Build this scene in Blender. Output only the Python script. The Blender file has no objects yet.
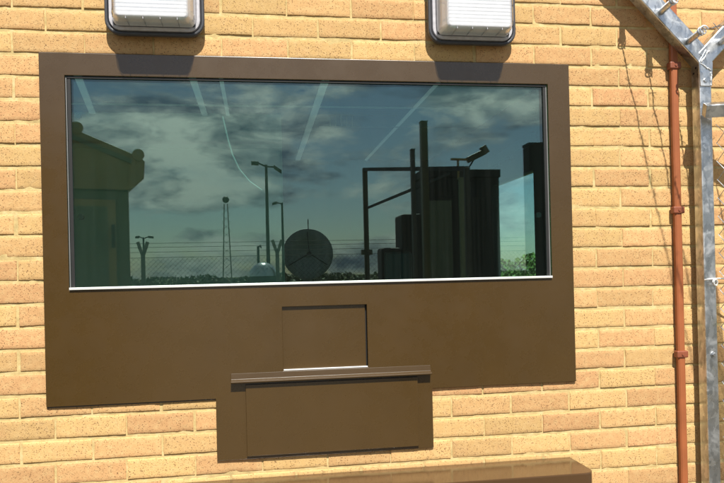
import bpy, math, random
from mathutils import Vector, noise
R = math.radians
rnd = random.Random(7)
sc = bpy.context.scene
col = sc.collection

# ------------------------------------------------------------------ helpers
WL = {}   # world location of every parent, so meshes can be written in world coordinates

def tag(o, label=None, cat=None, group=None, kind=None):
    if label: o['label'] = label
    if cat: o['category'] = cat
    if group: o['group'] = group
    if kind: o['kind'] = kind
    return o

def empty(name, loc, label=None, cat=None, group=None, kind=None):
    o = bpy.data.objects.new(name, None)
    o.empty_display_size = .1
    o.location = loc
    col.objects.link(o)
    WL[o] = Vector(loc)
    return tag(o, label, cat, group, kind)

class MB:
    """collects quads / prisms / tubes for one mesh"""
    def __init__(s): s.v = []; s.f = []
    def add(s, vs, fs):
        n = len(s.v); s.v += [tuple(p) for p in vs]; s.f += [tuple(i + n for i in q) for q in fs]
    def box(s, x0, x1, y0, y1, z0, z1):
        s.add([(x0,y0,z0),(x1,y0,z0),(x1,y1,z0),(x0,y1,z0),(x0,y0,z1),(x1,y0,z1),(x1,y1,z1),(x0,y1,z1)],
              [(0,3,2,1),(4,5,6,7),(0,1,5,4),(1,2,6,5),(2,3,7,6),(3,0,4,7)])
    def prism(s, pts, d):
        """closed polygon pts (3-D) extruded by vector d"""
        n = len(pts); a = [Vector(p) for p in pts]; b = [p + Vector(d) for p in a]
        s.add(a + b, [tuple(range(n)), tuple(range(2*n-1, n-1, -1))] + [(i, n+i, n+(i+1) % n, (i+1) % n) for i in range(n)])
    def bar(s, a, b, w, h, up=(0,0,1)):
        a = Vector(a); b = Vector(b); d = (b-a).normalized(); u = Vector(up)
        x = d.cross(u)
        if x.length < 1e-4: x = d.cross(Vector((1,0,0)))
        x.normalize(); u = x.cross(d)
        q = [a + x*(sx*w/2) + u*(sz*h/2) for sx, sz in ((-1,-1),(1,-1),(1,1),(-1,1))]
        s.prism(q, b-a)
    def tube(s, path, r, n=8, caps=True):
        P = [Vector(p) for p in path]; rings = []
        rr = r if isinstance(r, (list, tuple)) else [r]*len(P)
        up = None
        for i, p in enumerate(P):
            d = (P[min(i+1, len(P)-1)] - P[max(i-1, 0)]).normalized()
            if up is None:
                up = Vector((0,0,1)) if abs(d.z) < .9 else Vector((1,0,0))
            x = d.cross(up).normalized(); up = x.cross(d).normalized()
            rings.append([p + (x*math.cos(t) + up*math.sin(t))*rr[i] for t in (2*math.pi*k/n for k in range(n))])
        vs = [q for rg in rings for q in rg]; fs = []
        for i in range(len(P)-1):
            for k in range(n):
                fs.append((i*n+k, i*n+(k+1) % n, (i+1)*n+(k+1) % n, (i+1)*n+k))
        if caps: fs += [tuple(range(n-1, -1, -1)), tuple(range((len(P)-1)*n, len(P)*n))]
        s.add(vs, fs)
    def loft(s, loops, cap0=False, cap1=True):
        n = len(loops[0]); fs = []
        for i in range(len(loops)-1):
            for k in range(n):
                fs.append((i*n+k, i*n+(k+1) % n, (i+1)*n+(k+1) % n, (i+1)*n+k))
        if cap0: fs.append(tuple(range(n-1, -1, -1)))
        if cap1: fs.append(tuple(range((len(loops)-1)*n, len(loops)*n)))
        s.add([p for l in loops for p in l], fs)
    def sphere(s, c, r, nu=16, nv=10, sq=(1,1,1), half=False):
        c = Vector(c); vs = []; fs = []
        for j in range(nv+1):
            ph = math.pi*(j/nv)*(.5 if half else 1)
            for i in range(nu):
                t = 2*math.pi*i/nu
                vs.append(c + Vector((r*sq[0]*math.sin(ph)*math.cos(t), r*sq[1]*math.sin(ph)*math.sin(t), r*sq[2]*math.cos(ph))))
        for j in range(nv):
            for i in range(nu):
                fs.append((j*nu+i, (j+1)*nu+i, (j+1)*nu+(i+1) % nu, j*nu+(i+1) % nu))
        s.add(vs, fs)
    def build(s, name, m, parent=None, bevel=0, smooth=False, segs=2, origin=None):
        off = WL[parent] if parent else Vector(origin or (0,0,0))
        me = bpy.data.meshes.new(name)
        me.from_pydata([tuple(Vector(p)-off) for p in s.v], [], s.f)
        me.validate(); me.update()
        import bmesh
        bm = bmesh.new(); bm.from_mesh(me)
        bmesh.ops.recalc_face_normals(bm, faces=bm.faces); bm.to_mesh(me); bm.free()
        o = bpy.data.objects.new(name, me); col.objects.link(o)
        if m: me.materials.append(m)
        if parent: o.parent = parent
        else: o.location = off
        WL[o] = off
        if smooth:
            for p in me.polygons: p.use_smooth = True
        if bevel:
            b = o.modifiers.new('bevel', 'BEVEL'); b.width = bevel; b.segments = segs; b.limit_method = 'ANGLE'; b.angle_limit = R(35)
            b.harden_normals = False
        return o

def rrect(cx, cz, w, h, r, y, n=6):
    """rounded rectangle loop in a plane of constant y"""
    out = []
    for qx, qz, a0 in ((1,1,0),(-1,1,90),(-1,-1,180),(1,-1,270)):
        for k in range(n+1):
            t = R(a0 + 90*k/n)
            out.append((cx + qx*(w/2-r) + r*math.cos(t), y, cz + qz*(h/2-r) + r*math.sin(t)))
    return out

# ------------------------------------------------------------------ materials
def mat(name):
    m = bpy.data.materials.new(name); m.use_nodes = True
    nt = m.node_tree; nt.nodes.clear()
    out = nt.nodes.new('ShaderNodeOutputMaterial')
    return m, nt, out
def N(nt, t, **kw):
    n = nt.nodes.new(t)
    for k, v in kw.items():
        if k in n.inputs: n.inputs[k].default_value = v
        else: setattr(n, k, v)
    return n
def principled(nt, out, base, rough=.5, metal=0, spec=.5):
    b = N(nt, 'ShaderNodeBsdfPrincipled')
    b.inputs['Base Color'].default_value = (*base, 1); b.inputs['Roughness'].default_value = rough
    b.inputs['Metallic'].default_value = metal; b.inputs['Specular IOR Level'].default_value = spec
    nt.links.new(b.outputs[0], out.inputs[0]); return b
def noise_n(nt, scale, detail=4, rough=.55, coord=None, dist=0):
    if coord is None: coord = N(nt, 'ShaderNodeNewGeometry').outputs['Position']
    n = N(nt, 'ShaderNodeTexNoise'); n.inputs['Scale'].default_value = scale; n.inputs['Detail'].default_value = detail
    n.inputs['Roughness'].default_value = rough; n.inputs['Distortion'].default_value = dist
    nt.links.new(coord, n.inputs['Vector']); return n
def ramp(nt, src, stops):
    r = N(nt, 'ShaderNodeValToRGB'); el = r.color_ramp.elements
    while len(el) < len(stops): el.new(.5)
    for e, (p, c) in zip(el, stops):
        e.position = p; e.color = (*c, 1) if not isinstance(c, (int, float)) else (c, c, c, 1)
    nt.links.new(src, r.inputs[0]); return r
def mix(nt, a, b, fac, mode='MIX'):
    m = N(nt, 'ShaderNodeMix', data_type='RGBA', blend_type=mode)
    for sock, v in ((m.inputs[6], a), (m.inputs[7], b), (m.inputs[0], fac)):
        if hasattr(v, 'is_linked'): nt.links.new(v, sock)
        elif isinstance(v, (int, float)): sock.default_value = v
        else: sock.default_value = (*v, 1)
    return m.outputs[2]
def bump(nt, h, strength, dist, bsdf):
    b = N(nt, 'ShaderNodeBump'); b.inputs['Strength'].default_value = strength; b.inputs['Distance'].default_value = dist
    nt.links.new(h, b.inputs['Height']); nt.links.new(b.outputs[0], bsdf.inputs['Normal']); return b

def simple(name, base, rough=.5, metal=0, var=.15, scale=12, bmp=0, bscale=200, spec=.5):
    m, nt, out = mat(name); b = principled(nt, out, base, rough, metal, spec)
    n = noise_n(nt, scale, 5)
    lo = tuple(c*(1-var) for c in base); hi = tuple(min(1, c*(1+var)) for c in base)
    nt.links.new(ramp(nt, n.outputs[0], [(.3, lo), (.7, hi)]).outputs[0], b.inputs['Base Color'])
    if bmp:
        bump(nt, noise_n(nt, bscale, 3).outputs[0], bmp, .001, b)
    return m

# brick: sand-faced buff with dark pits, tone per brick from a colour attribute
def brick_material():
    m, nt, out = mat('buff_brick'); b = principled(nt, out, (.5,.3,.12), .9, 0, .2)
    at = N(nt, 'ShaderNodeAttribute', attribute_name='tone')
    sep = N(nt, 'ShaderNodeSeparateColor'); nt.links.new(at.outputs['Color'], sep.inputs[0])
    pos = N(nt, 'ShaderNodeNewGeometry').outputs['Position']
    base = mix(nt, (.612,.405,.168), (.575,.318,.150), sep.outputs[1])          # buff -> orange pink
    n1 = noise_n(nt, 14, 6, .65)
    base = mix(nt, base, (.585,.345,.160), ramp(nt, n1.outputs[0], [(.48, 0), (.72, .6)]).outputs[0])
    n2 = noise_n(nt, 45, 5, .7)
    base = mix(nt, base, (.66,.46,.22), ramp(nt, n2.outputs[0], [(.46, 0), (.70, .7)]).outputs[0])
    n3 = noise_n(nt, 430, 3, .85)
    base = mix(nt, base, (.36,.19,.075), ramp(nt, n3.outputs[0], [(.54, 0), (.67, .75)]).outputs[0])
    val = N(nt, 'ShaderNodeMapRange'); val.inputs[3].default_value = .88; val.inputs[4].default_value = 1.1
    nt.links.new(sep.outputs[0], val.inputs[0])
    cmb = N(nt, 'ShaderNodeCombineColor')
    for k in range(3): nt.links.new(val.outputs[0], cmb.inputs[k])
    base = mix(nt, base, cmb.outputs[0], 1, 'MULTIPLY')
    # dark mineral specks of several sizes
    v = N(nt, 'ShaderNodeTexVoronoi'); v.inputs['Scale'].default_value = 250
    v.inputs['Randomness'].default_value = 1
    dn = noise_n(nt, 300, 2)
    wob = mix(nt, pos, dn.outputs['Color'], .006, 'ADD')
    nt.links.new(wob, v.inputs['Vector'])
    sel = N(nt, 'ShaderNodeSeparateColor'); nt.links.new(v.outputs['Color'], sel.inputs[0])
    size = N(nt, 'ShaderNodeMapRange', clamp=True)                                 # only some cells carry a speck
    size.inputs[1].default_value = .36; size.inputs[2].default_value = 1; size.inputs[3].default_value = 0; size.inputs[4].default_value = .52
    nt.links.new(sel.outputs[0], size.inputs[0])
    lt = N(nt, 'ShaderNodeMath', operation='SUBTRACT'); nt.links.new(size.outputs[0], lt.inputs[0]); nt.links.new(v.outputs['Distance'], lt.inputs[1])
    dot = N(nt, 'ShaderNodeMapRange', clamp=True); dot.inputs[1].default_value = -.02; dot.inputs[2].default_value = .10
    nt.links.new(lt.outputs[0], dot.inputs[0])
    dens = ramp(nt, noise_n(nt, 9, 3).outputs[0], [(.3, .35), (.65, .95)])
    dm = N(nt, 'ShaderNodeMath', operation='MULTIPLY'); nt.links.new(dot.outputs[0], dm.inputs[0]); nt.links.new(dens.outputs[0], dm.inputs[1])
    base = mix(nt, base, (.165,.083,.038), dm.outputs[0])
    # pale lime bloom in a few places
    wh = ramp(nt, noise_n(nt, 3.1, 7, .7).outputs[0], [(.66, 0), (.76, .55)])
    base = mix(nt, base, (.74,.64,.48), wh.outputs[0])
    nt.links.new(base, b.inputs['Base Color'])
    h = N(nt, 'ShaderNodeMath', operation='MULTIPLY_ADD'); nt.links.new(dm.outputs[0], h.inputs[0]); h.inputs[1].default_value = -1.0
    nt.links.new(noise_n(nt, 260, 5, .7).outputs[0], h.inputs[2])
    bump(nt, h.outputs[0], .55, .0022, b)
    return m
def mortar_material():
    m, nt, out = mat('lime_mortar'); b = principled(nt, out, (.5,.37,.16), .95, 0, .1)
    n = noise_n(nt, 30, 6, .7)
    base = ramp(nt, n.outputs[0], [(.28, (.42,.315,.145)), (.5, (.57,.435,.200)), (.78, (.72,.60,.34))]).outputs[0]
    nt.links.new(base, b.inputs['Base Color'])
    bump(nt, noise_n(nt, 400, 5, .7).outputs[0], .7, .002, b)
    return m
def brown_paint(name='brown_powder_coat', rough=.27, base=(.0615,.0335,.0078), spec=.9):
    m, nt, out = mat(name); b = principled(nt, out, base, rough, 0, spec)
    n = noise_n(nt, 5, 6, .6)
    nt.links.new(ramp(nt, n.outputs[0], [(.25, tuple(c*.93 for c in base)), (.75, tuple(c*1.08 for c in base))]).outputs[0], b.inputs['Base Color'])
    rn = ramp(nt, noise_n(nt, 9, 6, .7).outputs[0], [(.3, rough-.04), (.7, rough+.06)])
    nt.links.new(rn.outputs[0], b.inputs['Roughness'])
    bump(nt, noise_n(nt, 900, 2).outputs[0], .10, .0005, b)
    return m
def galv_material():
    m, nt, out = mat('galvanised_steel'); b = principled(nt, out, (.6,.62,.64), .3, 1)
    v = N(nt, 'ShaderNodeTexVoronoi'); v.inputs['Scale'].default_value = 70
    g = N(nt, 'ShaderNodeNewGeometry').outputs['Position']
    mp = N(nt, 'ShaderNodeMapping'); mp.inputs['Scale'].default_value = (1,1,.45); nt.links.new(g, mp.inputs[0])
    wob = mix(nt, mp.outputs[0], noise_n(nt, 20, 3).outputs['Color'], .05, 'ADD'); nt.links.new(wob, v.inputs['Vector'])
    s = N(nt, 'ShaderNodeSeparateColor'); nt.links.new(v.outputs['Color'], s.inputs[0])
    c = ramp(nt, s.outputs[0], [(0, (.42,.44,.46)), (.6, (.56,.58,.60)), (1, (.72,.74,.76))]).outputs[0]
    n = noise_n(nt, 11, 6, .65, dist=1.2)
    c = mix(nt, c, (.80,.81,.82), ramp(nt, n.outputs[0], [(.52, 0), (.66, .8)]).outputs[0])
    nt.links.new(c, b.inputs['Base Color'])
    nt.links.new(ramp(nt, n.outputs[0], [(.35, .24), (.65, .50)]).outputs[0], b.inputs['Roughness'])
    bump(nt, noise_n(nt, 40, 4).outputs[0], .12, .002, b)
    return m
def glass_material(name, refl, tint, rtint):
    m, nt, out = mat(name)
    t = N(nt, 'ShaderNodeBsdfTransparent'); t.inputs[0].default_value = (*tint, 1)
    g = N(nt, 'ShaderNodeBsdfGlossy'); g.inputs['Roughness'].default_value = 0; g.inputs['Color'].default_value = (*rtint, 1)
    lw = N(nt, 'ShaderNodeLayerWeight'); lw.inputs[0].default_value = .5
    mr = N(nt, 'ShaderNodeMapRange'); mr.inputs[3].default_value = refl; mr.inputs[4].default_value = 1
    pw = N(nt, 'ShaderNodeMath', operation='POWER'); pw.inputs[1].default_value = 4
    nt.links.new(lw.outputs['Facing'], pw.inputs[0]); nt.links.new(pw.outputs[0], mr.inputs[0])
    mx = N(nt, 'ShaderNodeMixShader'); nt.links.new(mr.outputs[0], mx.inputs[0])
    nt.links.new(t.outputs[0], mx.inputs[1]); nt.links.new(g.outputs[0], mx.inputs[2])
    # a little dust with vertical run marks
    pos = N(nt, 'ShaderNodeNewGeometry').outputs['Position']
    mp = N(nt, 'ShaderNodeMapping'); mp.inputs['Scale'].default_value = (60,1,1.2); nt.links.new(pos, mp.inputs[0])
    st = noise_n(nt, 1, 5, .65, mp.outputs[0])
    d = N(nt, 'ShaderNodeBsdfDiffuse'); d.inputs[0].default_value = (.5,.5,.47,1)
    dm = N(nt, 'ShaderNodeMixShader')
    nt.links.new(ramp(nt, st.outputs[0], [(.42, .002), (.75, .009)]).outputs[0], dm.inputs[0])
    nt.links.new(mx.outputs[0], dm.inputs[1]); nt.links.new(d.outputs[0], dm.inputs[2])
    nt.links.new(dm.outputs[0], out.inputs[0])
    return m

def glow_strip():
    m, nt, out = mat('glowing_ceiling_strip'); b = principled(nt, out, (.75,.78,.76), .5)
    b.inputs['Emission Color'].default_value = (1,.97,.95,1); b.inputs['Emission Strength'].default_value = .05  # faint glow added so the ceiling strips show in the dim room
    return m

M = dict(
    brick=brick_material(), mortar=mortar_material(), brown=brown_paint(), hood_brown=brown_paint('satin_brown_paint', .34, (.052,.029,.0085), .35), gloss_brown=brown_paint('brown_gloss_paint', .10, (.080,.043,.019), .5),
    galv=galv_material(),
    whitebar=simple('white_ceiling_bar', (.75,.76,.75), .5),
    weld=simple('zinc_weld', (.55,.56,.57), .55, .3, .2, 60),
    bead_shaded=simple('shaded_aluminium', (.20,.20,.20), .5, .2, .1),  # darker copy of the bead aluminium, shade put into the side beads
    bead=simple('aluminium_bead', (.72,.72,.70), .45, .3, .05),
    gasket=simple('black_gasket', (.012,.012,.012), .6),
    glass=glass_material('tinted_glass', .135, (.72,.94,.90), (.86,1,.92)),
    clearglass=glass_material('clear_glass', .03, (.96,1,.99), (1,1,1)),
    rim=simple('dark_grey_plastic', (.045,.047,.055), .42, 0, .1, 20, .15, 500),
    poly=glass_material('clear_polycarbonate', .06, (.95,.955,.96), (1,1,1)),
    white=simple('white_reflector', (.72,.72,.74), .35, 0, .05, 40, .4, 90),
    flange=simple('frosted_flange', (.50,.49,.52), .25, 0, .12, 60),
    tube=simple('fluorescent_tube', (.85,.86,.86), .25, 0, .02),
    pipe=simple('terracotta_paint', (.32,.098,.034), .5, 0, .14, 9, .2, 300),
    clip=simple('red_brown_clip', (.24,.070,.034), .5, 0, .1),
    roomwall=simple('grey_room_paint', (.42,.52,.46), .8, 0, .06, 2),
    roomfloor=simple('pale_bounce_laminate', (.62,.62,.58), .6, 0, .05, 3),  # kept pale so floor and desktop throw sunlight up to the ceiling
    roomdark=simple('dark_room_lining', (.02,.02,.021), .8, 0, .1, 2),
    ceil=simple('ceiling_board', (.045,.085,.13), .8, 0, .08, 6),
    strip=glow_strip(),
    black=simple('black_plastic', (.012,.012,.013), .4),
    olive=simple('olive_green_paint', (.27,.205,.085), .55, 0, .15, 5),
    olive2=simple('grey_green_paint', (.13,.15,.10), .55, 0, .15, 5),
    darkolive=simple('dark_olive_paint', (.07,.07,.032), .5, 0, .15, 5),
    steel=simple('dark_weathered_steel', (.06,.06,.05), .6, .3, .2),
    palepost=simple('pale_green_paint', (.20,.22,.13), .6),
    cabin=simple('dark_brown_cladding', (.022,.019,.013), .7, 0, .2, 6),
    concrete_post=simple('concrete_post', (.26,.25,.21), .9, 0, .15, 10),
    dish=simple('grey_dish_paint', (.26,.29,.28), .6, 0, .08, 3),
    dome=simple('silver_dome', (.55,.57,.58), .22, .8, .05, 3),
    leaf=simple('hazed_foliage', (.15,.17,.09), .7, 0, .5, 1.5),  # paled and greyed, distance haze put into the leaf colour
    leaf2=simple('bright_foliage', (.10,.17,.03), .6, 0, .5, 2),
    roof=simple('roof_felt', (.08,.08,.08), .9, 0, .2, 5, .3, 60),
    cable=simple('pale_cable', (.24,.22,.21), .5),
)

# ------------------------------------------------------------------ world, sun, camera
DX, DZ = -.07, 1.38                       # sunlight travels along (DX, 1, -DZ)
sun_el = math.atan2(DZ, math.hypot(1, DX))
w = bpy.data.worlds.new('World'); sc.world = w; w.use_nodes = True
nt = w.node_tree; nt.nodes.clear()
wo = nt.nodes.new('ShaderNodeOutputWorld')
sky = nt.nodes.new('ShaderNodeTexSky'); sky.sky_type = 'NISHITA'; sky.sun_disc = False
sky.sun_elevation = sun_el; sky.sun_rotation = math.atan2(-DX, -1)
sky.air_density = 1; sky.dust_density = .5; sky.ozone_density = 1
bg = nt.nodes.new('ShaderNodeBackground'); bg.inputs[1].default_value = .06
nt.links.new(sky.outputs[0], bg.inputs[0])
tc = nt.nodes.new('ShaderNodeTexCoord')
mp = nt.nodes.new('ShaderNodeMapping'); mp.inputs['Scale'].default_value = (1,1,2.6); mp.inputs['Location'].default_value = (.9,.35,.15)
nt.links.new(tc.outputs['Generated'], mp.inputs[0])
cn = noise_n(nt, 4.2, 10, .58, mp.outputs[0], .25)
cm = ramp(nt, cn.outputs[0], [(.45, 0), (.53, .8), (.62, 1)])
cs = noise_n(nt, 9, 8, .6, mp.outputs[0], .3)
cc = ramp(nt, cs.outputs[0], [(.38, (.16,.20,.27)), (.49, (.45,.48,.52)), (.62, (1.0,.98,.94))])
bc = nt.nodes.new('ShaderNodeBackground'); bc.inputs[1].default_value = .9
sx = nt.nodes.new('ShaderNodeSeparateXYZ'); nt.links.new(tc.outputs['Generated'], sx.inputs[0])
lowz = ramp(nt, sx.outputs[2], [(0, .60), (.10, .74), (.22, 1)])          # the low far clouds show their grey undersides
nt.links.new(mix(nt, cc.outputs[0], lowz.outputs[0], 1, 'MULTIPLY'), bc.inputs[0])
mxs = nt.nodes.new('ShaderNodeMixShader')
nt.links.new(cm.outputs[0], mxs.inputs[0]); nt.links.new(bg.outputs[0], mxs.inputs[1]); nt.links.new(bc.outputs[0], mxs.inputs[2])
nt.links.new(mxs.outputs[0], wo.inputs[0])

sd = bpy.data.lights.new('Sun', 'SUN'); sd.energy = 5; sd.angle = R(.53); sd.color = (1, .955, .87)
so = bpy.data.objects.new('Sun', sd); col.objects.link(so)
so.rotation_euler = Vector((DX, 1, -DZ)).to_track_quat('-Z', 'Y').to_euler(); so.location = (1, -8, 12)

cd = bpy.data.cameras.new('Camera'); cam = bpy.data.objects.new('Camera', cd); col.objects.link(cam)
from mathutils import Matrix
fw = Vector((.1493184,.9887865,.00229811)); rt = Vector((.98852839,-.14922524,-.02331188)); up = Vector((.02270753,-.00575264,.9997256))
m4 = Matrix((rt, up, -fw)).transposed().to_4x4(); m4.translation = (0,-2.40561714,1.6)
cam.matrix_world = m4
cd.sensor_fit = 'HORIZONTAL'; cd.sensor_width = 36; cd.lens = 36*690/724; cd.shift_y = 30/724
cd.clip_start = .02; cd.clip_end = 3000
sc.camera = cam
vs = sc.view_settings; vs.view_transform = 'Standard'; vs.look = 'None'; vs.gamma = 1; vs.use_curve_mapping = False; vs.exposure = .6
sc.cycles.max_bounces = 10; sc.cycles.transparent_max_bounces = 16; sc.cycles.use_denoising = True
sc.cycles.sample_clamp_indirect = 6

# ------------------------------------------------------------------ ground
g = MB(); g.add([(-900,-900,0),(900,-900,0),(900,900,0),(-900,900,0)], [(0,1,2,3)])
gm, nt, out = mat('grass_field'); b = principled(nt, out, (.07,.09,.03), .9, 0, .1)
nt.links.new(ramp(nt, noise_n(nt, .6, 8, .7).outputs[0], [(.3, (.055,.075,.024)), (.7, (.12,.12,.05))]).outputs[0], b.inputs['Base Color'])
tag(g.build('ground', gm), kind='structure')
g = MB(); g.add([(-16,-24,.004),(16,-24,.004),(16,3,.004),(-16,3,.004)], [(0,1,2,3)])
gm, nt, out = mat('concrete_yard'); b = principled(nt, out, (.4,.35,.27), .9, 0, .2)
nt.links.new(ramp(nt, noise_n(nt, 1.3, 9, .7).outputs[0], [(.3, (.10,.088,.066)), (.7, (.16,.142,.11))]).outputs[0], b.inputs['Base Color'])
bump(nt, noise_n(nt, 90, 5).outputs[0], .4, .004, b)
tag(g.build('yard', gm), kind='structure')

# ------------------------------------------------------------------ brick wall
Z0 = 2.348                                # a bed joint runs at this height
WX0, WX1, WZ1 = -2.6, 3.6, Z0 + 12*.075
HX0, HX1, HZ0, HZ1 = -.66, 1.11, 1.225, 2.315     # opening behind the surround panel
wall = empty('brick_wall', (0,0,0), 'sunlit buff speckled brick wall carrying the brown framed window', 'wall')
verts, faces, tones = [], [], []
special = {(1, 1.36): (.40, 1.0), (-2, 1.36): (.45, .75), (17, 1.24): (.15, .85), (15, 1.13): (.4, .9), (15, .68): (.45, .95), (15, .90): (.45, .85),
           (16, 1.24): (.7,.2), (-3, 1.18): (.2, .6), (0, 1.14): (.15, .6), (10, 1.24): (.35, .7), (17, 1.02): (.2, .7), (2, -.78): (.5, .9), (14, -.78): (.35, .8)}
def brick(xa, xb, za, zb, fine, tone):
    L = xb-xa; H = zb-za
    nx, nz = (12, 5) if fine else (2, 1)
    n0 = len(verts); dy = rnd.uniform(-.0008, .0012); tx = rnd.uniform(-.0012, .0012); tz = rnd.uniform(-.001, .001)
    off = Vector((rnd.uniform(0, 99), rnd.uniform(0, 99), rnd.uniform(0, 99)))
    e = .0022
    us = [0, e/L] + [i/(nx) for i in range(1, nx)] + [1-e/L, 1]
    ws = [0, e/H] + [i/(nz) for i in range(1, nz)] + [1-e/H, 1]
    def P(u, v, ring):
        x = xa + u*L; z = za + v*H
        y = dy + (u-.5)*tx*2 + (v-.5)*tz*2
        if fine:
            q = noise.noise_vector(Vector((x*28, z*28, 0)) + off)
            q2 = noise.noise_vector(Vector((x*110, z*110, 3)) + off)
            y += q.y*.0009 + q2.y*.0005
            x += q.x*.0014 + q2.x*.0008; z += q.z*.0012 + q2.z*.0008
            edge = min(u, 1-u)*L < e*1.5 or min(v, 1-v)*H < e*1.5
            if edge and q.x > .42: y += .003*(q.x-.42)*4           # chipped arrises
        if ring: y += .0011
        return (x, y, z)
    nu, nw = len(us), len(ws)
    for j, v in enumerate(ws):
        for i, u in enumerate(us):
            verts.append(P(u, v, i in (0, nu-1) or j in (0, nw-1))); tones.append(tone)
    for j in range(nw-1):
        for i in range(nu-1):
            a = n0+j*nu+i; faces.append((a, a+1, a+nu+1, a+nu))
    # skirt back into the mortar
    ringi = [n0+i for i in range(nu)] + [n0+j*nu+nu-1 for j in range(1, nw)] + [n0+(nw-1)*nu+i for i in range(nu-2, -1, -1)] + [n0+j*nu for j in range(nw-2, 0, -1)]
    k0 = len(verts)
    for i in ringi:
        x, y, z = verts[i]; verts.append((x, .012, z)); tones.append(tone)
    n = len(ringi)
    for i in range(n): faces.append((ringi[(i+1) % n], ringi[i], k0+i, k0+(i+1) % n))
for k in range(-12, 32):
    za = Z0 - (k+1)*.075 + .005; zb = za + .065
    if za < 0: continue
    ph = .0 if k % 2 == 0 else .119
    i = math.floor((WX0-ph)/.225) - 1
    while True:
        xa = ph + i*.225 + .0045 + rnd.uniform(-.002, .002); xb = xa + .2185 + rnd.uniform(-.0040, .0030); i += 1
        if xb < WX0+.05: continue
        if xa > WX1-.05: break
        xa = max(xa, WX0); xb = min(xb, WX1)
        dz0 = rnd.uniform(-.001, .001)
        t = (rnd.random()**1.2, 1.0*rnd.random()**2.6 if rnd.random() < .8 else rnd.uniform(.4, .9), rnd.random())
        for (kk, xx), (v1, v2) in special.items():
            if kk == k and xa < xx < xb: t = (v1, v2, .5)
        spans = [(xa, xb)]
        if zb > HZ0 and za < HZ1:                                  # cut round the window opening
            spans = []
            if xa < HX0: spans.append((xa, min(xb, HX0)))
            if xb > HX1: spans.append((max(xa, HX1), xb))
        for a, b2 in spans:
            if b2-a < .02: continue
            fine = b2 > -.95 and a < 1.95 and zb > .72 and za < 2.75
            brick(a, b2, za+dz0, zb+dz0+rnd.uniform(-.0012, .0008), fine, t)
me = bpy.data.meshes.new('brickwork'); me.from_pydata(verts, [], faces); me.update()
ca = me.color_attributes.new('tone', 'FLOAT_COLOR', 'POINT')
for i, t in enumerate(tones): ca.data[i].color = (*t, 1)
for p in me.polygons: p.use_smooth = True
me.materials.append(M['brick'])
bo = bpy.data.objects.new('brickwork', me); col.objects.link(bo); bo.parent = wall
# mortar bed: one sheet with relief, holes left for the window, and the block behind it
mv, mf = [], []
def sheet(x0, x1, z0, z1, st):
    nx = max(1, round((x1-x0)/st)); nz = max(1, round((z1-z0)/st)); n0 = len(mv)
    for j in range(nz+1):
        for i in range(nx+1):
            x = x0+(x1-x0)*i/nx; z = z0+(z1-z0)*j/nz
            q = noise.noise(Vector((x*16, z*40, 1.7)))*.0016 + noise.noise(Vector((x*70, z*90, 5)))*.0007
            mv.append((x, .0029+q*.7, z))
    for j in range(nz):
        for i in range(nx):
            a = n0+j*(nx+1)+i; mf.append((a, a+1, a+nx+2, a+nx+1))
sheet(WX0+.004, -.95, .004, WZ1, .03); sheet(1.95, WX1-.004, .004, WZ1, .03)
sheet(-.95, 1.95, .004, HZ0-.75, .02); sheet(-.95, 1.95, HZ0-.75, HZ0, .006); sheet(-.95, HX0, HZ0, HZ1, .006)
sheet(HX1, 1.95, HZ0, HZ1, .006); sheet(-.95, 1.95, HZ1, HZ1+.42, .006); sheet(-.95, 1.95, HZ1+.42, WZ1, .02)
me = bpy.data.meshes.new('mortar'); me.from_pydata(mv, [], mf); me.update(); me.materials.append(M['mortar'])
for p in me.polygons: p.use_smooth = True
mo = bpy.data.objects.new('mortar', me); col.objects.link(mo); mo.parent = wall
bk = MB()
bk.box(WX0, HX0, .0125, .10, 0, WZ1); bk.box(HX1, WX1, .0125, .10, 0, WZ1)
bk.box(HX0, HX1, .0125, .10, 0, HZ0); bk.box(HX0, HX1, .0125, .10, HZ1, WZ1)
bk.build('backing', M['mortar'], wall)
cp = MB(); cp.box(WX0-.03, WX1+.03, -.05, .16, WZ1+.002, WZ1+.07); cp.build('coping', M['concrete_post'], wall, .006)

# ------------------------------------------------------------------ guard room behind the glass
room = empty('guard_room', (0,1,0), 'dim guard room behind the tinted window with pale ceiling strips', 'room')
RX0, RX1, RY1, RZ1 = -2.4, 1.565, 2.0, 2.62
def wallbox(nm, m, *a):
    q = MB(); q.box(*a); return q.build(nm, M[m], room)
wallbox('floor', 'roomfloor', RX0, RX1, .101, 3.7, .006, .05)
wallbox('ceiling', 'ceil', RX0, RX1, .101, 3.7, RZ1, RZ1+.1)
wallbox('wall', 'roomwall', RX0, .170, RY1, RY1+.1, .006, RZ1)
wallbox('wall', 'roomdark', .170, RX1, 3.7, 3.8, .006, RZ1)
wallbox('wall', 'roomwall', .070, .170, RY1+.102, 3.8, .006, RZ1)
wallbox('ceiling_panel', 'roomwall', .995, RX1-.002, .12, 3.69, RZ1-.006, RZ1-.002)
q = MB(); xl = RX0-.1                                   # left wall with an unseen window added to let more daylight in
q.box(xl, RX0, .101, .35, .006, RZ1+.1); q.box(xl, RX0, 1.9, RY1+.1, .006, RZ1+.1); q.box(xl, RX0, .35, 1.9, 2.45, RZ1+.1); q.box(xl, RX0, .35, 1.9, .006, .8)
q.build('wall', M['roomwall'], room)
q = MB(); q.box(RX0-.06, RX0-.054, .352, 1.898, .802, 2.448); q.build('side_window', M['clearglass'], room)  # pane of the added left window, out of view
for y in (.55, 1.15, 1.75):
    q = MB(); q.box(RX0+.01, RX1-.01, y-.008, y+.008, RZ1-.0135, RZ1-.0065); q.build('ceiling_grid_bar', M['whitebar'], room)
q = MB()                                                   # right wall with its tall window
q.box(RX1, RX1+.05, .101, 1.334, .006, RZ1); q.box(RX1, RX1+.05, 2.04, 3.8, .006, RZ1)
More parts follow.
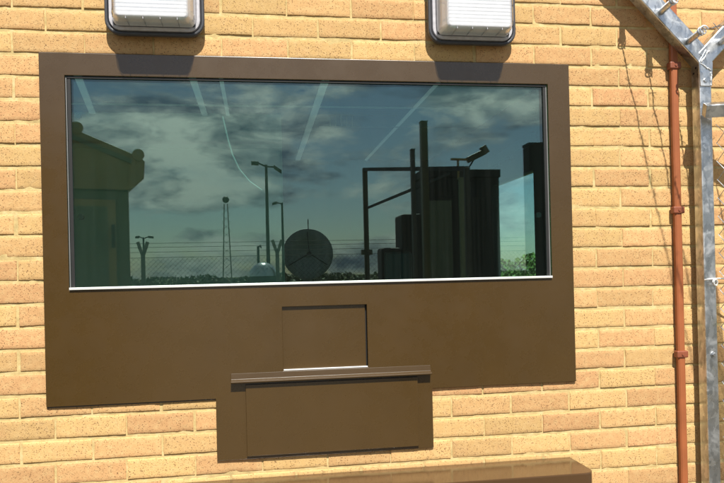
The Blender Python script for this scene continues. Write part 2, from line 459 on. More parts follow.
q.box(RX1, RX1+.05, 1.334, 2.04, 2.165, RZ1); q.box(RX1, RX1+.05, 1.334, 2.04, .006, .9)
q.build('wall', M['roomdark'], room)
wallbox('roof', 'roof', RX0-.1, RX1+.08, .101, 3.8, RZ1+.102, RZ1+.2)
sw = MB(); sw.box(RX1+.03, RX1+.036, 1.336, 2.038, .902, 2.163); sw.build('side_window', M['clearglass'], room)
for x, ye, hw in ((-.305,RY1-.003,.017), (-.163,RY1-.003,.010), (.372,3.69,.020), (.98,3.69,.009)):
    q = MB(); q.box(x-hw, x+hw, .25, ye, RZ1-.014, RZ1-.003); q.build('ceiling_strip', M['strip'], room)
q = MB(); q.bar((-.80,.75,RZ1-.010), (-.97,1.97,RZ1-.010), .035, .012); q.build('ceiling_strip', M['strip'], room)
q = MB(); q.bar((1.535,1.25,2.335), (1.535,1.98,2.30), .03, .055); q.build('rail', M['ceil'], room)
for yy in (1.6, 1.8):
    q = MB(); q.tube([(1.535,yy,2.30),(1.535,yy,2.262)], .010, 8); q.build('rail_hook', M['black'], room)
q = MB()
for k in range(5): q.bar((.47+.035*k, 1.90, 2.52), (.47+.035*k, 1.90, 2.60), .007, .006, (0,1,0))
q.bar((.40, 1.906, 2.525), (1.5, 1.906, 2.525), .006, .005); q.bar((.40, 1.906, 2.598), (.9, 1.906, 2.598), .005, .005)
q.build('hanging_rack', M['cable'], room)
q = MB(); q.box(RX0+.01, .168, RY1-.03, RY1-.002, 2.40, 2.425); q.build('cable_tray', M['roomwall'], room)
t = MB(); t.tube([(-0.1099,.07,2.1630), (-0.0927,.07,2.0806), (-0.0790,.07,2.0291), (-0.0563,.07,1.9776), (-0.0206,.07,1.9330), (0.0213,.07,1.9028)], .0028, 6)
tag(t.build('hanging_cable', M['cable'], origin=(-0.1099,.07,2.1630)), 'thin pale cable hanging in a curve just behind the window glass', 'cable')
mon = empty('monitor', (.68,.93,1.30), 'small black monitor standing inside behind the glass', 'monitor')
q = MB(); q.box(.612,.748,.90,.93,1.50,1.70); q.build('screen', M['black'], mon, .012)
q = MB(); q.bar((.68,.925,1.33),(.68,.925,1.51),.04,.03); q.box(.60,.76,.86,1.0,1.30,1.32); q.build('stand', M['black'], mon, .004)
dk = empty('desk', (.3,.95,.05), 'pale desk under the monitor, made light to bounce sun at the ceiling', 'desk')
q = MB(); q.box(-1.2,1.5,.16,1.1,1.26,1.298); q.build('desktop', M['roomfloor'], dk)
for x in (-1.15, 1.45):
    q = MB(); q.box(x-.02,x+.02,.2,1.07,.052,1.258); q.build('leg', M['roomdark'], dk)

# ------------------------------------------------------------------ window unit
PF, PB = -.0085, -.0030                    # panel face and back
GX0, GX1, GZ0, GZ1 = -.617, 1.067, 1.5657, 2.2763
win = empty('security_window', (.225,0,.97), 'wide dark tinted window in a brown steel surround with hatch below', 'window')
OX0, OX1, OZ0, OZ1 = -.697, 1.1505, 1.183, 2.3516
EX0, EX1, EZ0 = -.151, .606, .972
QX0, QX1, QZ0, QZ1 = .080, .376, 1.269, 1.4895   # recess of the speak hatch
p = MB()
xs = [OX0, GX0, EX0, QX0, QX1, EX1, GX1, OX1]; zs = [EZ0, OZ0, QZ0, QZ1, GZ0, GZ1, OZ1]
def solid(x, z):
    if GX0 < x < GX1 and GZ0 < z < GZ1: return False
    if QX0 < x < QX1 and QZ0 < z < QZ1: return False
    if z < OZ0: return EX0 < x < EX1
    return True
vid = {}
def vv(x, y, z):
    k = (round(x,5), y, round(z,5))
    if k not in vid: vid[k] = len(p.v); p.v.append((x,y,z))
    return vid[k]
cells = {(i,j) for i in range(len(xs)-1) for j in range(len(zs)-1) if solid((xs[i]+xs[i+1])/2, (zs[j]+zs[j+1])/2)}
for i, j in cells:
    x0, x1, z0, z1 = xs[i], xs[i+1], zs[j], zs[j+1]
    p.f.append((vv(x0,PF,z0), vv(x1,PF,z0), vv(x1,PF,z1), vv(x0,PF,z1)))
    p.f.append((vv(x0,PB,z0), vv(x0,PB,z1), vv(x1,PB,z1), vv(x1,PB,z0)))
    for di, dj, (a, b2) in ((-1,0,((x0,z0),(x0,z1))),(1,0,((x1,z1),(x1,z0))),(0,-1,((x1,z0),(x0,z0))),(0,1,((x0,z1),(x1,z1)))):
        if (i+di, j+dj) not in cells:
            p.f.append((vv(a[0],PF,a[1]), vv(b2[0],PF,b2[1]), vv(b2[0],PB,b2[1]), vv(a[0],PB,a[1])))
p.build('surround', M['brown'], win, .0018, segs=2)
q = MB(); q.box(GX0-.02, GX1+.02, .004, .016, GZ0-.02, GZ1+.02); q.build('glass', M['glass'], win)
for nm, a in (('sill', (GX0+.0015, GX1-.0015, -.0155, .0035, GZ0+.0005, GZ0+.0085)), ):
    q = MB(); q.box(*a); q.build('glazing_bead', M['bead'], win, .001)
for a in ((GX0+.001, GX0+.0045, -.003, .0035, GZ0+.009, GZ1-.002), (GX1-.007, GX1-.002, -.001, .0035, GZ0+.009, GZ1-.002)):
    q = MB(); q.box(*a); q.build('glazing_bead', M['bead_shaded'], win, .001)
for a in ((GX0+.0065, GX0+.017, -.002, .0035, GZ0+.009, GZ1-.008), (GX1-.017, GX1-.0065, -.002, .0035, GZ0+.009, GZ1-.008), (GX0+.0065, GX1-.0065, -.004, .0035, GZ1-.0075, GZ1-.001)):
    q = MB(); q.box(*a); q.build('gasket', M['gasket'], win)
for x, z in ((GX0+.035,2.15),(GX0+.035,1.81),(GX1-.035,1.80)):
    q = MB(); q.tube([(x,.0165,z),(x,.030,z)], .010, 10); q.build('fixing_stud', M['black'], win)
q = MB(); q.box(QX0-.03, QX1+.03, .0082, .0095, QZ0-.03, QZ1+.03); q.build('hatch_dark_back', M['gasket'], win)  # black sheet added to paint the gap beside the plate dark
q = MB(); q.box(QX0-.003, QX1-.005, .0015, .0075, QZ0-.02, QZ1+.02); q.build('hatch_plate', M['brown'], win, .001)
q = MB(); q.box(QX0+.001, QX1-.001, -.0090, .0012, QZ0+.0004, QZ0+.0040); q.build('hatch_sill_glint', M['bead'], win, .0008)  # pale strip painting the sunlit line on the recess sill
# hood over the drawer: slopes out to a rolled nose
hx0, hx1 = -.0985, .600
q = MB()
prof = [(PF-.0004,1.2660),(PF-.0025,1.2672),(PF-.0075,1.2475),(-.0300,1.2435),(-.0325,1.2415),(-.0330,1.2375),(-.0305,1.2360),(-.0285,1.2375),(-.0275,1.2400),(PF-.0004,1.2440)]
q.prism([(hx0,y,z) for y,z in prof], (hx1-hx0,0,0)); q.build('drawer_hood', M['hood_brown'], win, .0008)
dr = MB(); dr.box(-.050, .551, -.0165, PF-.0005, .983, 1.228)
do = dr.build('drawer_front', M['brown'], win, .0015)
q = MB(); q.box(-.046, .547, -.0178, -.0168, .9845, .9875); q.build('drawer_lip', M['brown'], do)
# thin black strip along the left foot of the panel
q = MB(); q.box(OX0+.002, EX0-.002, -.0060, -.0005, OZ0-.003, OZ0-.0005)
q.build('foot_strip', M['gasket'], win)

# ------------------------------------------------------------------ counter shelf under the window
sh = empty('counter_shelf', (.22,-.1,.905), 'glossy brown counter shelf with a rounded right corner below the hatch', 'shelf')
sx0, sx1, sd_, r = -.66, 1.122, .205, .045
def shelf_outline(inset):
    pts = [(sx0+inset, -.0045)]
    for cx, a0 in ((sx0+r, 180), (sx1-r, 270)):
        for k in range(9):
            t = R(a0+90*k/8); pts.append((cx+(r-inset)*math.cos(t), -sd_+r+(r-inset)*math.sin(t)))
    pts.append((sx1-inset, -.0045)); return pts
o0 = shelf_outline(0); o1 = shelf_outline(.003)
q = MB(); n = len(o0)
loops = [[(x,y,.765) for x,y in o0],[(x,y,.901) for x,y in o0],[(x,y,.9042) for x,y in [(a[0]*.7+b2[0]*.3,a[1]*.7+b2[1]*.3) for a,b2 in zip(o0,o1)]],[(x,y,.9055) for x,y in o1]]
q.loft(loops, True, True); q.build('shelf_top', M['gloss_brown'], sh)
q = MB()
for x in (-.5, .22, .95):
    q = MB(); q.prism([(x-.02,-.0045,.76),(x-.02,-.16,.763),(x-.02,-.0045,.55)], (.04,0,0)); q.build('bracket', M['brown'], sh, .003)

# ------------------------------------------------------------------ bulkhead lamps
def lamp(cx, label):
    W, H, zb = .322, .30, 2.405; cz = zb + H/2
    t = empty('bulkhead_lamp', (cx, 0, cz), label, 'lamp', 'bulkhead lamps above the window')
    b = MB()
    b.loft([rrect(cx,cz,W-.016,H-.016,.044,-.0045), rrect(cx,cz,W-.004,H-.004,.048,-.020), rrect(cx,cz,W,H,.050,-.030), rrect(cx,cz,W,H,.050,-.038),
            rrect(cx,cz,W-.006,H-.006,.048,-.0415), rrect(cx,cz,W-.018,H-.018,.042,-.0415), rrect(cx,cz,W-.024,H-.024,.040,-.036), rrect(cx,cz,W-.028,H-.028,.038,-.018)], True, True)
    b.build('rim', M['rim'], t, smooth=False, bevel=.0015)
    f = MB()
    f.loft([rrect(cx,cz,W-.026,H-.026,.039,-.030), rrect(cx,cz,W-.030,H-.030,.038,-.044), rrect(cx,cz,W-.050,H-.050,.030,-.046), rrect(cx,cz,W-.056,H-.056,.028,-.030)], False, True)
    f.build('flange', M['flange'], t, .001)
    d = MB()
    d.loft([rrect(cx,cz,W-.051,H-.048,.030,-.0465,8), rrect(cx,cz,W-.062,H-.050,.032,-.085,8), rrect(cx,cz,W-.078,H-.053,.034,-.118,8), rrect(cx,cz,W-.098,H-.062,.034,-.134,8)], False, True)
    d.build('diffuser', M['poly'], t, .004, segs=3)
    # white tray with ribs filling the cover, made solid to cast the lamp's shadow
    g_ = MB()
    g_.loft([rrect(cx,cz,W-.058,H-.056,.016,-.047), rrect(cx,cz,W-.072,H-.060,.014,-.085), rrect(cx,cz,W-.094,H-.064,.012,-.117), rrect(cx,cz,W-.104,H-.070,.010,-.122)], False, True)
    g_.build('gear_tray', M['white'], t, .002)
    for k in range(4):
        x = cx - .08 + k*.0535
        u = MB(); u.box(x-.0011, x+.0011, -.1205, -.050, cz-H/2+.0265, cz-H/2+.033); u.build('rib', M['flange'], t)
    u = MB()
    for k in range(16): u.box(cx-W/2+.045, cx+W/2-.045, -.1362, -.1350, cz-.095+k*.0125, cz-.0925+k*.0125)
    u.build('prism_ribs', M['poly'], t)
    for sx in (-1, 1):
        u = MB(); x = cx+sx*(W/2-.036); u.tube([(x,-.044,zb+.036),(x,-.050,zb+.036)], .007, 12); u.build('screw', M['rim'], t)
        u = MB(); u.tube([(x,-.0502,zb+.036),(x,-.0520,zb+.036)], .004, 6); u.build('screw_cap', M['black'], t)
lamp(-.319, 'left one of two rounded square bulkhead lamps above the window')
lamp(.776, 'right one of two bulkhead lamps, above the window corner nearer the steel post')

# ------------------------------------------------------------------ terracotta conduit
pp = empty('conduit_pipe', (1.566, -.012, 0), 'terracotta painted conduit running down the brick wall beside the steel post', 'pipe')
q = MB(); path = []
for k in range(45):
    z = .01 + k*.0715; path.append((1.5655+noise.noise(Vector((0,z*1.3,4)))*.002, -.0155+noise.noise(Vector((9,z*1.1,4)))*.0012, z))
lo = []
for (x,y,z) in path:
    a, bb = .0140, .0105; lo.append([(x+sx*a*kx, y+sy*bb*ky, z) for sx,sy,kx,ky in ((-1,-1,1,.6),(-1,-1,.65,1),(1,-1,.65,1),(1,-1,1,.6),(1,1,1,.6),(1,1,.65,1),(-1,1,.65,1),(-1,1,1,.6))])
q.loft(lo, True, True); q.build('pipe', M['pipe'], pp)
for z in (2.352, 1.809, 1.268, .6):
    c = MB(); c.box(1.5435, 1.5885, -.031, -.0042, z-.013, z+.013)
    co = c.build('clip', M['clip'], pp, .004)
    s_ = MB(); s_.tube([(1.5660,-.0305,z),(1.5660,-.0335,z)], .005, 10); s_.build('screw', M['clip'], co)

# ------------------------------------------------------------------ galvanised Y post by the wall
PX, PW, PY = 1.6556, .048, -.072           # centre, width, front face
def y_post(label):
    t = empty('fence_post', (PX, PY+.025, 0), label, 'fence post')
    q = MB(); q.box(PX-PW/2, PX+PW/2, PY, PY+.05, 0.006, 2.356); q.build('upright', M['galv'], t, .004)
    aw = .064; c = math.sqrt(.5)
    for s in (-1, 1):
        base = Vector((PX + s*(-PW/2+.0), PY+.025, 2.347)); base.x = PX + s*(PW/2)
        d = Vector((s*c, 0, c)); nrm = Vector((-s*c, 0, c))
        st = base - d*.012
        pts = [st, st + d*.62, st + d*.62 + nrm*aw, st + nrm*aw + d*(aw*.0)]
        ys = .0008 if s > 0 else 0
        q = MB(); q.prism([(v.x, PY-.0015-ys, v.z) for v in pts], (0,.0515,0)); ao = q.build('arm', M['galv'], t, .004)
        for dist in (.085, .235, .385):
            at = base + d*dist + nrm*(aw*.42); at.y = PY
            k = MB(); tip = at + Vector((0,-.075,.012))
            k.tube([at+Vector((0,.004,0)), tip], [.0125,.0115], 10); k.build('wire_bracket', M['galv'], ao, smooth=False)
            k = MB()                                               # coil of wire wrapped round the bracket's end
            k.tube([tip + Vector((.014*math.cos(a), -.020+.0022*a, .014*math.sin(a))) for a in (i*.5 for i in range(28))], .0026, 6)
            k.build('wire_wrap', M['galv'], ao, smooth=True)
            tips.append((s, dist, tip + Vector((0, -.01, 0))))
    # welded gusset, beads of weld, bolts
    q = MB(); q.prism([(PX-PW/2+.001,PY-.0052,2.262),(PX+PW/2-.001,PY-.0052,2.262),(PX+PW/2+.004,PY-.0052,2.350),(PX+.002,PY-.0052,2.398),(PX-PW/2-.004,PY-.0052,2.350)], (0,.0032,0)); q.build('gusset', M['galv'], t, .001)
    r2 = random.Random(3)
    for a, b2 in (((PX-PW/2+.002,2.345),(PX+PW/2-.004,2.318)), ((PX-PW/2+.004,2.349),(PX+.012,2.392)), ((PX+PW/2-.004,2.315),(PX+PW/2-.007,2.262))):
        q = MB(); pts = []; rr = []
        for i in range(14):
            f = i/13; pts.append((a[0]+(b2[0]-a[0])*f+r2.uniform(-.002,.002), PY-.0055, a[1]+(b2[1]-a[1])*f+r2.uniform(-.002,.002))); rr.append(r2.uniform(.0012,.0040))
        q.tube(pts, rr, 7); q.build('weld_bead', M['weld'], t, smooth=True)
    for x, z in ((PX-.004, 2.283), (PX+.006, 1.268), (PX+.002, .72)):
        q = MB(); q.tube([(x,PY+.001,z),(x,PY-.009,z)], .0085, 6); bo_ = q.build('bolt', M['galv'], t, .001)
        q = MB(); q.tube([(x,PY+.001,z),(x,PY-.002,z)], .012, 14); q.build('washer', M['galv'], bo_)
    for z, y in ((2.335, .020), (2.318, .034)):
        q = MB(); q.tube([(PX-PW/2-.0012,PY+y,z),(PX-PW/2+.002,PY+y,z)], .0042, 10); q.build('hole', M['black'], t)
    return t
tips = []
post = y_post('galvanised steel post with two arms forked like a Y, close to the wall')
# brace rail across the front of the post
q = MB(); a = Vector((PX-PW/2-.009, PY-.034, 2.164)); d = Vector((1,-.34,0)).normalized()
q.bar(a, a+d*.62, .044, .047, (0,-.45,.89)); ro = q.build('rail', M['galv'], post, .003)
# tension wire with its tie round the post
q = MB(); q.tube([(PX-PW/2-.003,PY-.004,1.545),(PX,PY-.006,1.548),(PX+PW/2+.004,PY-.005,1.549),(PX+PW/2+.9,PY-.34,1.56)], .0032, 7); q.build('tie_wire', M['bead'], post, smooth=True)
q = MB(); q.tube([(PX+.010+.009*math.cos(t_),PY-.008-.001*t_,1.535+.011*math.sin(t_)) for t_ in (i*.6 for i in range(20))], .0024, 6); q.build('tie_wire', M['bead'], post, smooth=True)

# barbed wire strands running out from the arms to the next post
END = Vector((2.06, -1.65, 0))
end_post = empty('fence_post', (END.x, END.y, 0), 'pale Y topped steel post right of the camera where the barbed wires end', 'fence post')
q = MB(); q.box(END.x-.03, END.x+.03, END.y-.03, END.y+.03, .006, 2.4); q.build('upright', M['steel'], end_post, .004)
for s in (-1, 1):
    q = MB(); q.bar((END.x, END.y, 2.38), (END.x+s*.20, END.y, 2.90), .05, .05); q.build('arm', M['steel'], end_post, .004)
order = {.085: 'lowest', .235: 'second lowest', .385: 'second highest', .535: 'highest'}
for s, dist, tip in tips:
    end = END + Vector((s*dist*.38, -.0, 2.43+dist*.95)); pts = []; n = 60
    off = rnd.uniform(0, 9); wq = MB()
    for i in range(n+1):
        f = i/n; v = tip.lerp(end, f); v.z -= .16*f*(1-f)*1.6
        v += Vector((noise.noise(Vector((f*22, off, 0))), 0, noise.noise(Vector((f*22, off, 7)))))*(.009*min(1, f*20))
        pts.append(v)
    for ph in (0, math.pi):
        tw = []
        for i in range(n*6+1):
            f = i/(n*6); k = min(int(f*n), n-1); v = pts[k].lerp(pts[k+1], f*n-k); t_ = i*.75+ph
            tw.append(v + Vector((math.cos(t_), 0, math.sin(t_)))*.0016)
        wq.tube(tw, .0015, 5)
    for i in range(2, n, 2):                                       # barbs
        v = pts[i]; a_ = rnd.uniform(0, math.pi)
        for b_ in (a_, a_+1.5):
            dv = Vector((math.cos(b_), .25, math.sin(b_)))*.016; wq.tube([v-dv, v+dv], [.0006,.0017][::1] if False else .0013, 4)
    tag(wq.build('barbed_wire', M['galv'], origin=tip), '%s barbed wire strand on the %s arm of the forked post' % (order[dist], 'left' if s < 0 else 'right'), 'barbed wire', 'barbed wire strands on the forked post')

# chain link between the forked post and the end post
lk = MB(); A = Vector((PX+PW/2+.012, PY-.004, 0)); Bv = Vector((END.x-.035, END.y, 0)); Ld = (Bv-A).length; dd = (Bv-A).normalized()
zlo, zhi, pt = .08, 2.12, .068; side = Vector((-dd.y, dd.x, 0))
k = -int((zhi-zlo)/pt)-1
while k*pt < Ld:
    for sgn in (1, -1):
        # a straight diagonal clipped to the panel: s runs along the fence, z up
        s0 = k*pt; t0 = max(0, -s0); t1 = min(zhi-zlo, Ld-s0)
        if t1-t0 > .03:
            z0, z1 = (zlo+t0, zlo+t1) if sgn > 0 else (zhi-t0, zhi-t1)
            P0 = A+dd*(s0+t0)+side*(.0016*sgn); P1 = A+dd*(s0+t1)+side*(.0016*sgn)
            lk.tube([(P0.x,P0.y,z0),(P1.x,P1.y,z1)], .0015, 4)
    k += 1
tag(lk.build('chain_link_fence', M['galv'], origin=(A.x,A.y,0)), 'galvanised chain link mesh starting at the forked post at the right edge', 'fence')

# ------------------------------------------------------------------ what the glass mirrors: the yard behind the photographer
ki = empty('security_kiosk', (-2,-4.4,0), 'olive green kiosk with sloping hood and lifting eyes mirrored at the glass left', 'kiosk')
q = MB(); q.box(-2.95,-1.05,-5.2,-3.65,.006,2.34); q.build('body', M['olive2'], ki, .01)
q = MB(); q.prism([(x,-5.3,z) for x, z in ((-.93,2.44),(-.92,2.59),(-.97,2.63),(-2,3.035),(-3.03,2.63),(-3.08,2.59),(-3.07,2.44),(-2.95,2.342),(-1.05,2.342))], (0,1.70,0)); q.build('hood', M['olive'], ki, .008)
q = MB(); q.prism([(x,-3.598,z) for x, z in ((-1.03,2.60),(-2,2.975),(-2,2.945),(-1.03,2.56))], (0,.012,0)); q.build('trim', M['olive2'], ki)
for x, z in ((-1.45,2.83),(-.975,2.635),(-2.55,2.83),(-3.025,2.635)):
    q = MB(); q.tube([(x,-3.62,z+.004),(x,-3.585,z+.004)], .050, 18); lg = q.build('lifting_eye', M['olive'], ki)
    q = MB(); q.tube([(x,-3.590,z+.02),(x,-3.580,z+.02)], .014, 12); q.build('eye_hole', M['concrete_post'], lg)
q = MB(); q.box(-1.62,-1.16,-3.645,-3.61,.1,2.26); ko = q.build('door', M['olive'], ki, .006)
q = MB(); q.box(-1.20,-1.175,-3.605,-3.56,1.86,2.05); q.build('handle', M['black'], ko, .004)
q = MB(); q.box(-1.605,-1.225,-3.6085,-3.603,1.2,2.2); q.build('door_panel', M['olive2'], ko)

ki.rotation_euler = (0,0,0)
PV = Vector((-1.0,-3.6,0)); ki.matrix_world = Matrix.Translation(PV) @ Matrix.Rotation(R(-17),4,'Z') @ Matrix.Translation(-PV) @ Matrix.Translation(ki.location)

def far_post(x, y, h, label):
    t = empty('fence_post', (x,y,0), label, 'fence post', 'concrete fence posts beyond the yard')
    q = MB(); q.box(x-.08,x+.08,y-.08,y+.08,0,h-.55); q.build('upright', M['concrete_post'], t, .01)
    for s in (-1,1):
        q = MB(); q.bar((x,y,h-.6),(x+s*.2,y,h),.13,.12,(0,1,0)); q.build('arm', M['concrete_post'], t)
FY = -27.6
fx = [-10.35, -4.75, .85, 6.45]
for x, lb in zip(fx, ('far concrete fork topped post, leftmost in the mirrored fence line', 'fork topped concrete post beside the mirrored kiosk', 'fork topped concrete post between the mirrored dome and dish',
                      'fork topped concrete post right of the mirrored dish')):
    far_post(x, FY, 3.12, lb)
cl = MB()
x = -12.0
while x < 14:
    cl.tube([(x,FY+.1,.1),(x+2.35,FY+.1,2.45)], .005, 3); cl.tube([(x+2.35,FY+.1,.1),(x,FY+.1,2.45)], .005, 3); x += .20
for z in (2.45,2.68,2.88,3.05,.1): cl.tube([(-12,FY+.1,z),(14+2.3,FY+.1,z)], .009, 4)
tag(cl.build('chain_link_fence', M['steel'], origin=(0,FY+.1,0)), 'long chain link fence with line wires mirrored low in the glass', 'fence')

def street_lamp(x, y, h, heads, label):
    t = empty('street_lamp', (x,y,0), label, 'street lamp', 'lamp posts beyond the yard')
    q = MB(); q.tube([(x,y,0),(x,y,h*.4),(x,y,h)], [.16,.12,.09], 10); q.build('pole', M['steel'], t, smooth=True)
    for dx, dz, tilt in heads:
        s = 1 if dx > 0 else -1
        q = MB(); q.bar((x,y,h-.12),(x+dx*.55,y,h+dz*.6),.09,.09); q.build('arm', M['steel'], t)
        q = MB(); q.prism([(x+dx*.5,y-.2,h+dz*.5+.10),(x+dx,y-.2,h+dz-.02+tilt),(x+dx,y-.2,h+dz-.22+tilt),(x+dx*.5,y-.2,h+dz*.5-.12)], (0,.4,0)); q.build('lamp_head', M['steel'], t, .03)
street_lamp(.69,-42.6,8.75,((-.95,.18,.05),(.98,-.25,-.1)), 'tall lamp post with two floodlight heads mirrored near the middle')
street_lamp(2.21,-57.6,7.85,((-.85,.02,0),), 'tall lamp post with one head, mirrored above the dish')
street_lamp(-11.0,-67.6,5.6,((-.75,.12,0),(.95,.10,0)), 'low twin headed lamp post mirrored above the kiosk side post')
street_lamp(.06,-47.6,3.7,((.25,.05,0),), 'short lamp post mirrored above the silver dome')

ms = empty('lattice_mast', (-1.5,-32.6,0), 'slim lattice mast with a ball on top mirrored left of the lamp posts', 'mast')
q = MB()
for dx in (-.2,.2):
    for dy in (-.2,.2): q.tube([(-1.5+dx*1.3,-32.6+dy*1.3,0),(-1.5+dx*.4,-32.6+dy*.4,5.2)], .022, 5)
for k in range(12):
    z = .3+k*.4; q.bar((-1.7,-32.6,z),(-1.3,-32.6,z+.35),.014,.014); q.bar((-1.3,-32.6,z),(-1.7,-32.6,z+.35),.014,.014)
q.build('lattice', M['concrete_post'], ms)
q = MB(); q.sphere((-1.5,-32.6,5.42), .17); q.build('ball', M['steel'], ms, smooth=True)

ds = empty('satellite_dish', (2.9,-37.6,0), 'big round dark satellite dish mirrored low in the middle of the glass', 'satellite dish')
q = MB(); lo = []
for rr, yy in ((1.45,-37.55),(1.47,-37.62),(1.2,-37.92),(.8,-38.15),(.3,-38.3)):
    lo.append([(2.9+rr*math.cos(2*math.pi*k/40), yy, 2.78+rr*math.sin(2*math.pi*k/40)) for k in range(40)])
lo0 = [[(2.9+.05*math.cos(2*math.pi*k/40), -38.2, 2.78+.05*math.sin(2*math.pi*k/40)) for k in range(40)], [(2.9+.8*math.cos(2*math.pi*k/40), -38.02, 2.78+.8*math.sin(2*math.pi*k/40)) for k in range(40)]]
q.loft(lo0+lo, True, True); q.build('reflector', M['dish'], ds, smooth=True)
q = MB(); q.tube([(2.9,-38.6,0),(2.9,-38.6,2.4)], .28, 14); q.bar((2.9,-38.7,2.3),(2.9,-38.2,2.78),.3,.3); q.build('pedestal', M['dish'], ds)
q = MB(); q.tube([(2.95,-37.6,4.2),(2.95,-37.6,4.8)], .03, 6); q.build('rod', M['steel'], ds)
for a in (90, 210, 330):
    q = MB(); q.tube([(2.9+1.3*math.cos(R(a)),-37.7,2.78+1.3*math.sin(R(a))),(2.9,-36.6,2.78)], .03, 6); q.build('strut', M['steel'], ds)
q = MB(); q.tube([(2.9,-36.75,2.78),(2.9,-36.5,2.78)], .12, 12); q.build('feed_horn', M['steel'], ds)

dm_ = empty('radome', (.3,-37.6,0), 'small silver dome mirrored beside the satellite dish', 'dome')
q = MB(); q.sphere((.3,-37.6,1.56), .80, 24, 10, half=True); q.build('shell', M['dome'], dm_, smooth=True)
q = MB(); q.tube([(.3,-37.6,0),(.3,-37.6,1.56)], .78, 24); q.build('base', M['steel'], dm_)

gf = empty('gate_frame', (1.68,-6.2,0), 'dark post and beam gate frame with a slanting brace mirrored right of centre', 'gate frame')
q = MB(); q.box(1.635,1.705,-8.14,-8.06,0.006,3.22); q.build('post', M['darkolive'], gf, .006)
q = MB(); q.box(2.20,2.26,-4.72,-4.66,0.006,2.70); q.build('post', M['steel'], gf, .006)
q = MB(); q.bar((1.67,-8.1,3.20),(2.235,-4.69,2.69),.06,.05); q.build('beam', M['cabin'], gf)
q = MB(); q.bar((1.69,-8.05,2.60),(2.06,-4.69,2.64),.03,.03); q.build('brace', M['cabin'], gf)
q = MB(); q.tube([(1.67,-8.1,1.88),(1.67,-8.1,1.96)], .09, 10); q.build('collar', M['darkolive'], gf)
for x, y, z, wd, m_, lb in ((1.69,-4.9,2.92,.020,'steel','thin dark steel post mirrored next to the thick post'),(1.67,-4.3,3.09,.033,'darkolive','thick olive square post reaching highest in the mirrored yard')):
    t = empty('square_post', (x,y,0), lb, 'post')
    q = MB(); q.box(x-wd,x+wd,y-.04,y+.04,0.006,z); q.build('shaft', M[m_], t, .004)
    q = MB(); q.box(x-wd-.003,x+wd+.003,y-.043,y+.043,z+.001,z+.012); q.build('cap', M[m_], t, .002)

cb = empty('dark_cabin', (2.75,-7.3,0), 'dark brown boxy cabin with open top gap mirrored at the right of the glass', 'cabin')
q = MB(); q.box(2.22,3.28,-7.1,-6.6,.006,2.60); q.build('body', M['cabin'], cb, .01)
q = MB(); q.box(2.22,2.74,-7.1,-6.6,2.602,2.86); q.box(2.95,3.28,-7.1,-6.6,2.602,2.86); q.build('upper_walls', M['cabin'], cb)
q = MB(); q.box(2.20,3.30,-7.12,-6.58,2.862,2.97); q.build('roof', M['cabin'], cb, .008)
q = MB(); q.box(1.92,2.21,-7.1,-6.62,.006,2.38); q.build('annex', M['cabin'], cb, .03)
q = MB(); q.box(1.64,1.91,-7.0,-6.64,.006,1.93); q.build('low_box', M['cabin'], cb, .03)
q = MB(); q.box(2.24,2.60,-6.598,-6.58,.1,2.55); q.build('side_panel', M['olive2'], cb)
t = empty('square_post', (3.38,-5.6,0), 'broad black square post mirrored at the far right edge of the glass', 'post')
q = MB(); q.box(3.27,3.55,-5.7,-5.5,.006,3.1); q.build('shaft', M['cabin'], t, .005)
q = MB(); q.box(3.265,3.555,-5.705,-5.495,3.101,3.13); q.build('cap', M['cabin'], t, .003)
t = empty('square_post', (2.46,-5.6,0), 'pale green post standing before the mirrored dark cabin', 'post')
q = MB(); q.box(2.415,2.47,-5.63,-5.57,.006,2.70); q.build('shaft', M['palepost'], t, .005)
q = MB(); q.box(2.405,2.48,-5.64,-5.56,2.701,2.72); q.build('cap', M['palepost'], t)

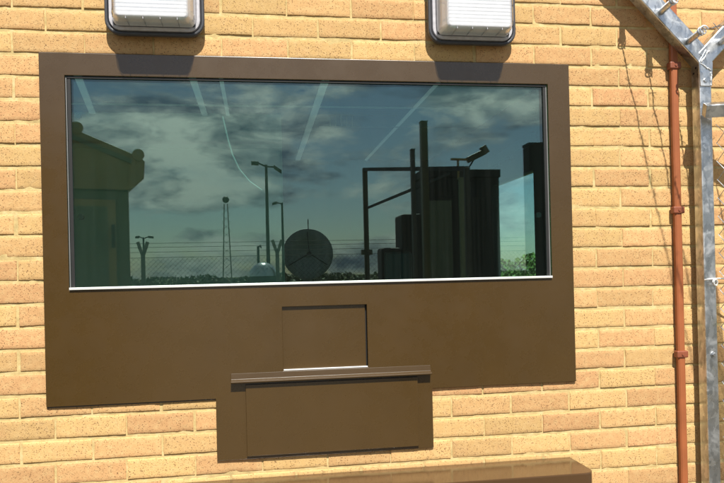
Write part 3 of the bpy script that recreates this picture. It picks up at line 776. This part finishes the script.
cc_ = empty('security_camera', (2.42,-5.62,2.97), 'long security camera on a flat bracket mirrored above the dark cabin', 'camera')
q = MB(); q.bar((2.33,-5.62,2.945),(2.56,-5.62,2.94),.05,.02); q.tube([(2.415,-5.62,2.72),(2.415,-5.62,2.94)], .014, 8); q.build('bracket', M['olive'], cc_)
q = MB(); q.bar((2.53,-5.62,2.93),(2.76,-5.62,3.04),.075,.07); q.build('housing', M['darkolive'], cc_, .008)
q = MB(); q.bar((2.72,-5.62,3.04),(2.78,-5.62,3.075),.09,.10); q.build('hood', M['darkolive'], cc_, .006)
q = MB(); q.tube([(2.62,-5.62,2.95),(2.56,-5.62,2.86),(2.50,-5.62,2.80)], .010, 6); q.build('lead', M['black'], cc_)

# far wood, seen low in the reflection, and the hedge seen through the room's side window
def leaves(name, boxes, m, per, size, seed):
    r = random.Random(seed); q = MB()
    for (cx, cy, w_, d_, h_) in boxes:
        for _ in range(per):
            a = r.uniform(0, 2*math.pi); u = r.random()**.5; zz = r.random()
            k = math.sqrt(max(0, 1-(zz-.35)**2*1.6))
            c = Vector((cx+w_/2*u*k*math.cos(a), cy+d_/2*u*k*math.sin(a), h_*zz))
            s1 = Vector((r.uniform(-1,1), r.uniform(-1,1), r.uniform(-1,1))).normalized()*size*r.uniform(.5,1.2)
            s2 = s1.cross(Vector((r.uniform(-1,1), r.uniform(-1,1), r.uniform(-1,1))).normalized())
            q.add([c-s1, c+s2*.6, c+s1, c-s2*.6], [(0,1,2,3)])
    return q.build(name, m, origin=(boxes[0][0], boxes[0][1], 0))
r = random.Random(11)
bx = [(-75+i*3.1+r.uniform(-1,1), -118+r.uniform(-5,5), r.uniform(5,8), r.uniform(4,6), r.uniform(1.1,2.0)) for i in range(60)]
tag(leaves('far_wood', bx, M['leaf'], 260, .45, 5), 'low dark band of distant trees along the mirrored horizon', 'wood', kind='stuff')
for i, (x, y, w_, h_, lb) in enumerate(((8.2,26.5,3.2,1.95,'bright green bush at the left seen through the side window'),(10.6,28,3.0,2.05,'bright green bush in the middle of the side window view'),
                                        (13.2,28.5,3.2,2.3,'bright green bush at the right seen through the side window'))):
    t = empty('bush', (x,y,0), lb, 'bush', 'bushes seen through the side window')
    lv = leaves('crown', [(x,y,w_,2.6,h_)], M['leaf2'], 1300, .16, 20+i); lv.parent = t; lv.location = (0,0,0)
    q = MB(); q.tube([(x,y,0),(x+.05,y,.6)], [.09,.05], 8); q.build('trunk', M['cabin'], t)
